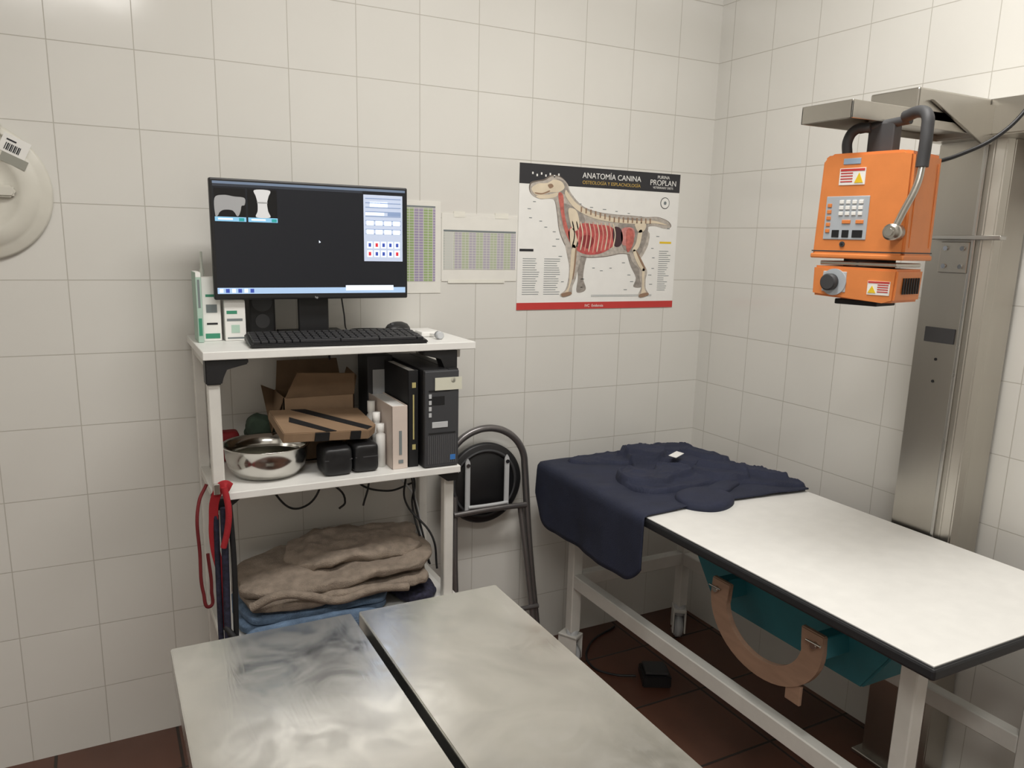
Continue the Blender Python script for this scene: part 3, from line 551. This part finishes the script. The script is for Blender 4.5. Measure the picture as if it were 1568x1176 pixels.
# ------------------------------------------------------------------ folding chair against wall
g=grp("folding_chair")
arch=[(1.000,2.33,.015),(1.002,2.37,.45)]
for i in range(13):
    an=math.pi-math.pi*i/12; arch.append((1.157+.155*math.cos(an),2.395,.735+.150*math.sin(an)))
arch+= [(1.325,2.37,.45),(1.362,2.33,.015)]
tube("outer_frame",arch,.0125,tube_grey,g)
tube("inner_leg_a",[(1.02,2.30,.015),(1.022,2.345,.40),(1.03,2.372,.66)],.0105,tube_grey,g); tube("inner_leg_b",[(1.335,2.30,.015),(1.302,2.345,.40),(1.285,2.372,.60)],.0105,tube_grey,g)
tube("cross_tube",[(1.02,2.355,.60),(1.16,2.352,.605),(1.30,2.355,.60)],.010,tube_grey,g)
tube("foot_rail",[(1.02,2.315,.22),(1.34,2.315,.22)],.009,tube_grey,g)
lathe("round_seat",[(.0001,-.014),(.133,-.014),(.145,-.006),(.145,.004),(.138,.010),(.0001,.011)],(1.148,2.392,.690),black,g,ax='Y')
lathe("seat_pad_rib",[(.118,.009),(.124,.014),(.112,.014),(.118,.009)],(1.148,2.392,.690),darkgrey,g,ax='Y')
for x in (1.072,1.222):
    prism("hinge_strap",[(x-.009,.59),(x+.009,.59),(x+.009,.78),(x,.795),(x-.009,.78)],1,2.356,2.364,lightgrey,g,.002); cyl("rivet",(x,2.353,.77),(x,2.358,.77),.007,chrome,g,seg=12)
tube("seat_brace",[(1.075,2.357,.62),(1.10,2.354,.62),(1.20,2.354,.62),(1.225,2.357,.62)],.006,lightgrey,g)
for x in (1.000,1.362): cyl("rubber_foot",(x,2.33,0),(x,2.33,.03),.016,black,g)
for x in (1.02,1.335): cyl("rubber_foot",(x,2.30,0),(x,2.30,.03),.014,black,g)
# ------------------------------------------------------------------ wall papers
YW=YF-.0015
def chartmat(name,c1,c2,bw,rh):
    m=bpy.data.materials.new(name); m.use_nodes=True; nt=m.node_tree; N=nt.nodes; Lk=nt.links; b=N["Principled BSDF"]; b.inputs["Roughness"].default_value=.45
    tc=N.new("ShaderNodeTexCoord"); sp=N.new("ShaderNodeSeparateXYZ"); cb=N.new("ShaderNodeCombineXYZ"); Lk.new(tc.outputs["Object"],sp.inputs[0]); Lk.new(sp.outputs[0],cb.inputs[0]); Lk.new(sp.outputs[2],cb.inputs[1])
    br=N.new("ShaderNodeTexBrick"); br.offset=0; Lk.new(cb.outputs[0],br.inputs["Vector"]); br.inputs["Scale"].default_value=1; br.inputs["Brick Width"].default_value=bw; br.inputs["Row Height"].default_value=rh; br.inputs["Mortar Size"].default_value=.0010
    ck=N.new("ShaderNodeMath"); ck.operation='PINGPONG'; ck.inputs[1].default_value=bw*2; Lk.new(sp.outputs[0],ck.inputs[0])
    gt=N.new("ShaderNodeMath"); gt.operation='GREATER_THAN'; gt.inputs[1].default_value=bw; Lk.new(ck.outputs[0],gt.inputs[0])
    mx=N.new("ShaderNodeMix"); mx.data_type='RGBA'; Lk.new(gt.outputs[0],mx.inputs[0]); mx.inputs[6].default_value=srgb(*c1); mx.inputs[7].default_value=srgb(*c2)
    Lk.new(mx.outputs[2],br.inputs["Color1"]); Lk.new(mx.outputs[2],br.inputs["Color2"]); br.inputs["Mortar"].default_value=srgb(205,204,198)
    Lk.new(br.outputs["Color"],b.inputs["Base Color"]); return m
chart=chartmat("printed_table",(150,172,118),(158,146,176),.016,.0085)
chartb=chartmat("printed_table_muted",(176,186,158),(176,170,182),.013,.0085)
chartg=chartmat("printed_table_grey",(200,202,196),(186,190,184),.02,.0085)
g=grp("wall_chart"); box("sheet",(.79,YW-.001,1.348),(1.004,YW+.0014,1.640),paper2,g,0); box("table_print",(.80,YW-.0018,1.385),(.985,YW,1.618),chart,g,0); box("table_head",(.80,YW-.0018,1.620),(.985,YW,1.625),ptext,g,0)
g=grp("wall_chart.001"); box("sheet",(1.008,YW-.001,1.386),(1.286,YW+.0014,1.606),paper2,g,0); box("table_print",(1.050,YW-.0018,1.425),(1.280,YW,1.545),chartb,g,0); box("row_names",(1.014,YW-.0018,1.425),(1.048,YW,1.545),chartg,g,0); box("table_head",(1.014,YW-.0018,1.547),(1.280,YW,1.553),ptext,g,0)
boxes("tape",[((1.05,YW-.002,1.594),(1.09,YW,1.612)),((1.20,YW-.002,1.594),(1.25,YW,1.612)),((1.03,YW-.002,1.380),(1.24,YW,1.392))],mat("clear_tape",(232,230,220),.3),g,0)
g=grp("canine_anatomy_poster"); px0,px1,pz0,pz1=1.289,1.973,1.286,1.781
box("poster_sheet",(px0,YW-.0012,pz0),(px1,YW+.0014,pz1),paper,g,0)
def art(x,y):
    u=(x-797)/247; v=(y-250)/220
    for _ in range(4):
        xl=797-5*v; xr=1044-14*v; u=(x-xl)/(xr-xl); yt=250+17*u; yb_=475-5*u; v=(y-yt)/(yb_-yt)
    return (px0+u*(px1-px0), pz1-v*(pz1-pz0))
def apoly(name,P,m,lay,sm=True):
    Q=[art(*p) for p in P]
    if sm: Q=[(p.x,p.y) for p in catmull([(a,b,0) for a,b in Q],4)]
    return prism(name,Q,1,YW-.0012-.0005*lay,YW-.0011,m,g)
def prect(name,u0,v0,u1,v1,m,lay=1): return box(name,(px0+u0*(px1-px0),YW-.0012-.0005*lay,pz1-v1*(pz1-pz0)),(px0+u1*(px1-px0),YW-.0011,pz1-v0*(pz1-pz0)),m,g,0)
prect("header_band",0,0,1,.135,mat("header_charcoal",(46,46,50),.45)); prect("footer_band",0,.95,1,1,red)
W=paper
text("title","ANATOMÍA CANINA",(px0+.55*.684,YW-.0025,pz1-.036),.027,W,g,align='CENTER',ext=.0006); text("subtitle","OSTEOLOGÍA Y ESPLACNOLOGÍA",(px0+.55*.684,YW-.0025,pz1-.056),.0165,mat("gold_text",(200,170,90),.5),g,align='CENTER')
text("publisher","PURINA",(px0+.885*.684,YW-.0025,pz1-.020),.016,W,g,align='CENTER'); text("publisher_line","PROPLAN",(px0+.885*.684,YW-.0025,pz1-.044),.028,W,g,align='CENTER'); text("publisher_small","VETERINARY DIETS",(px0+.885*.684,YW-.0025,pz1-.056),.011,W,g,align='CENTER')
text("footer_text","IVC  Evidensia",(px0+.47*.684,YW-.0025,pz0+.007),.014,W,g,align='CENTER')
fur=mat("dog_illustration_grey",(150,143,136),.6,var=.22,vscale=70); furL=mat("dog_illustration_light",(182,174,165),.6,var=.22,vscale=70); bone=mat("bone_illustration",(222,208,184),.6,var=.08); bone_d=mat("bone_shadow",(150,122,100),.6)
muscle=mat("muscle_illustration",(190,104,94),.6,var=.25,vscale=80); organ=mat("organ_red",(186,86,84),.55,var=.3,vscale=60); organ_d=mat("organ_dark",(66,44,50),.55); pinko=mat("organ_pink",(206,138,132),.6,var=.25,vscale=60); ribm=mat("rib_pink",(214,160,146),.6)
outl=mat("dog_outline",(112,102,94),.6)
body=[(811,290),(813,281),(822,278),(832,276),(842,270),(855,272),(865,282),(868,292),(876,304),(889,316),(908,323),(935,327),(965,329),(985,331),(1005,331),(1022,337),(1027,345),(1018,348),(1000,344),(988,347),(990,362),(984,380),(977,392),(970,396),(961,388),(945,386),(925,390),(900,392),(885,390),(870,386),(860,370),(853,350),(850,325),(846,306),(836,303),(826,304),(815,299)]
apoly("far_foreleg",[(880,385),(893,388),(890,405),(888,425),(892,440),(888,446),(878,446),(880,425),(879,405)],fur,1)
apoly("far_hindleg",[(955,375),(972,380),(968,398),(982,412),(977,425),(980,438),(966,438),(970,424),(960,402)],fur,1)
cb_=(920,350); apoly("dog_outline_shape",[(cb_[0]+(x-cb_[0])*1.012,cb_[1]+(y-cb_[1])*1.025) for x,y in body],outl,1.5)
apoly("dog_body",body,furL,2)
apoly("near_foreleg",[(862,365),(884,370),(884,392),(880,410),(877,425),(872,438),(870,450),(857,454),(854,450),(862,442),(866,425),(867,405),(864,388)],furL,2.2)
apoly("near_hindleg",[(960,355),(990,352),(990,372),(982,388),(978,396),(988,412),(986,426),(986,440),(990,450),(976,455),(974,450),(979,438),(976,424),(975,410),(965,400),(960,385)],furL,2.2)
apoly("ear",[(846,276),(856,275),(864,284),(866,296),(858,296),(850,288)],fur,2.6)
apoly("shoulder_shade",[(856,310),(884,322),(890,345),(872,372),(860,352),(854,330)],fur,2.6)
apoly("flank_shade",[(944,335),(985,337),(988,360),(976,388),(962,384),(948,376)],fur,2.6)
apoly("skull",[(813,288),(822,281),(835,280),(845,275),(856,278),(860,287),(852,293),(838,294),(828,298),(818,297)],bone,3)
apoly("eye_socket",[(836,283),(841,281),(844,285),(839,288)],bone_d,4); apoly("teeth",[(818,294),(828,295),(838,291),(838,293),(828,297),(819,296)],bone_d,4)
apoly("jaw",[(820,299),(838,297),(850,294),(848,300),(836,303),(824,303)],bone,3)
apoly("neck_muscle",[(851,296),(858,298),(860,325),(866,350),(876,368),(870,372),(860,350),(855,325)],muscle,3)
apoly("spine",[(862,290),(868,298),(880,312),(905,326),(940,333),(975,336),(1000,336),(1022,343),(1000,340),(975,341),(940,339),(905,333),(877,319),(862,300)],bone,4)
for k in range(16):
    x=884+7.2*k; y=316+(min(k,7)*2.2) + max(0,k-7)*.3; apoly("vertebra_%d"%k,[(x,y-1),(x+2,y-1),(x+1.6,y+7),(x-.4,y+7)],bone_d,5,False)
apoly("chest_organs",[(866,352),(874,343),(890,340),(908,342),(930,345),(937,358),(934,374),(915,386),(893,388),(876,380),(868,368)],organ,3)
apoly("heart",[(884,362),(896,358),(904,366),(898,378),(888,376)],mat("organ_deep_red",(140,50,54),.5),3.5)
apoly("stomach",[(935,346),(945,348),(949,362),(945,374),(936,375),(933,360)],organ_d,4)
apoly("intestines",[(948,348),(964,347),(968,358),(962,370),(950,374),(946,362)],pinko,4)
for k in range(11):
    x=871+6.2*k; apoly("rib_%d"%k,[(x,339+.3*k),(x+1.5,339+.3*k),(x+4.4,358),(x+1.0,383-abs(k-5)*1.2),(x-.4,382-abs(k-5)*1.2),(x+3,358)],ribm if k%2 else bone,5)
apoly("scapula",[(866,318),(878,322),(882,345),(874,352),(868,338)],bone,5); apoly("humerus",[(868,350),(874,350),(880,372),(875,378),(869,372)],bone,5)
apoly("radius_bone",[(871,376),(877,378),(874,405),(871,425),(867,440),(864,450),(858,451),(866,438),(868,415)],bone,5)
apoly("ulna_shadow",[(876,378),(878,380),(876,405),(873,425),(872,424),(874,402)],bone_d,5.5)
apoly("pelvis",[(968,340),(985,340),(984,350),(974,354)],bone,5); apoly("femur",[(974,352),(980,352),(975,375),(967,383),(964,380),(970,370)],bone,5)
apoly("tibia",[(965,382),(970,382),(979,400),(984,412),(979,412),(970,398)],bone,5); apoly("metatarsus",[(980,412),(984,412),(983,438),(987,449),(978,452),(980,438)],bone,5)
apoly("tibia_shadow",[(970,384),(972,384),(982,402),(985,410),(984,411),(978,402)],bone_d,5.5)
apoly("paw_front_shadow",[(856,449),(868,446),(870,450),(858,454)],bone_d,5.5); apoly("paw_hind_shadow",[(976,450),(988,447),(990,451),(977,455)],bone_d,5.5)
apoly("thigh_muscle",[(955,350),(964,350),(966,368),(958,384),(954,376)],muscle,5)
zz=pz1-.215*.495; xx=px0+.905*.684
cyl("seal_ring",(xx,YW-.002,zz),(xx,YW-.0011,zz),.021,ink,g); cyl("seal_disc",(xx,YW-.0024,zz),(xx,YW-.0011,zz),.0185,paper,g)
cyl("seal_mark",(xx,YW-.0028,zz),(xx,YW-.0011,zz),.007,ptext,g,seg=6)
tl=[]
def line(u0,v,u1,h=.006): tl.append(((px0+u0*.684,YW-.0017,pz1-(v+h)*.495),(px0+u1*.684,YW-.0011,pz1-v*.495)))
for c,u0 in ((0,.03),(1,.155)):
    for k in range(17): line(u0,.64+.0155*k,u0+.07+.03*random.random(),.004)
for k in range(20): line(.885,.57+.0155*k,.925+.045*random.random(),.004)
for k in range(2): line(.45,.90+.009*k,.85,.003)
dots=[(.11,.19),(.14,.15),(.17,.17),(.08,.25),(.05,.3),(.06,.36),(.2,.45),(.22,.5),(.35,.25),(.42,.27),(.5,.28),(.58,.29),(.66,.3),(.74,.32),(.86,.33),(.93,.40),(.83,.55),(.84,.62),(.45,.70),(.5,.72),(.56,.7),(.68,.75),(.7,.8),(.2,.55),(.24,.62),(.38,.78),(.38,.84),(.26,.8),(.82,.75),(.83,.82),(.4,.62),(.34,.7),(.64,.66),(.86,.46),(.15,.42),(.3,.2),(.24,.17),(.12,.38),(.84,.7),(.66,.86)]
for (u,v) in dots: line(u,v,u+.014+.008*random.random(),.005)
boxes("annotation_text",tl,ptext,g,0)
prect("caption_bar_black",.01,.575,.09,.592,ink); prect("caption_bar_yellow",.885,.50,.965,.515,yellow)
for k in range(7): prect("head_label_%d"%k,.07+.025*k,.055+.012*(k%2),.078+.025*k,.07+.012*(k%2),W,2)
# ------------------------------------------------------------------ cream plastic lid hung on wall
g=grp("round_plastic_lid"); lc=(-.256,YF-.0005,1.613)
lathe("disc",[(.0001,.0),(.170,.0),(.174,.004),(.174,.010),(.168,.014),(.150,.016),(.142,.020),(.135,.026),(.110,.029),(.100,.027),(.093,.022),(.060,.020),(.052,.024),(.030,.027),(.0001,.027)],lc,lid,g,ax='Y',seg=96)
prism("grip_bar",[(-.34,1.598),(-.17,1.598),(-.163,1.606),(-.163,1.620),(-.17,1.628),(-.34,1.628)],1,YF-.040,YF-.02,lid,g,.005)
tube("hook",[(-.185,YF-.002,1.775),(-.185,YF-.02,1.772),(-.182,YF-.022,1.752),(-.17,YF-.022,1.745)],.003,lid,g)
Mt=Matrix.Translation((-.155,YF-.030,1.722))@Matrix.Rotation(.45,4,'Y')
box("price_tag",(-.032,0,-.022),(.030,.001,.022),paper,g,.0,M=Mt); boxes("barcode",[((-.020+.004*k,-.0006,-.016),(-.018+.004*k+.001*(k%2),.0002,.002)) for k in range(9)]+[((-.022,-.0006,.008),(.0,.0002,.012))],ink,g,0,M=Mt)
box("grey_sticker",(-.02,0,-.045),(.04,.001,-.022),mat("grey_sticker",(150,150,140),.5),g,0,M=Mt)
# ------------------------------------------------------------------ parent everything
bpy.context.view_layer.update()
for e,ch in GROUPS.items():
    pts=[o.matrix_world@Vector(c) for o in ch for c in o.bound_box] or [Vector()]
    lo=Vector([min(p[k] for p in pts) for k in range(3)]); hi=Vector([max(p[k] for p in pts) for k in range(3)])
    e.location=((lo.x+hi.x)/2,(lo.y+hi.y)/2,lo.z); Mi=Matrix.Translation(e.location).inverted()
    for o in ch:
        mw=o.matrix_world.copy(); o.parent=e; o.matrix_parent_inverse=Mi; o.matrix_basis=mw
# ------------------------------------------------------------------ camera
yaw,pitch,roll,f,cxp,cyp,H=.4907,.2097,.0260,1207.685,793.418,624.879,1.5251
fw=Vector((math.sin(yaw)*math.cos(pitch),math.cos(yaw)*math.cos(pitch),-math.sin(pitch))); r=Vector((math.cos(yaw),-math.sin(yaw),0)); u=r.cross(fw)
r2=r*math.cos(roll)+u*math.sin(roll); u2=-r*math.sin(roll)+u*math.cos(roll)
cam=bpy.data.cameras.new("camera"); co=bpy.data.objects.new("camera",cam); C.objects.link(co)
co.matrix_world=Matrix(((r2[0],u2[0],-fw[0],0),(r2[1],u2[1],-fw[1],0),(r2[2],u2[2],-fw[2],H),(0,0,0,1)))
cam.sensor_width=36; cam.lens=36*f/1568; cam.shift_x=(784-cxp)/1568; cam.shift_y=(cyp-588)/1568; cam.clip_start=.02
bpy.context.scene.camera=co
vs=bpy.context.scene.view_settings; vs.view_transform='Standard'; vs.look='None'; vs.exposure=0
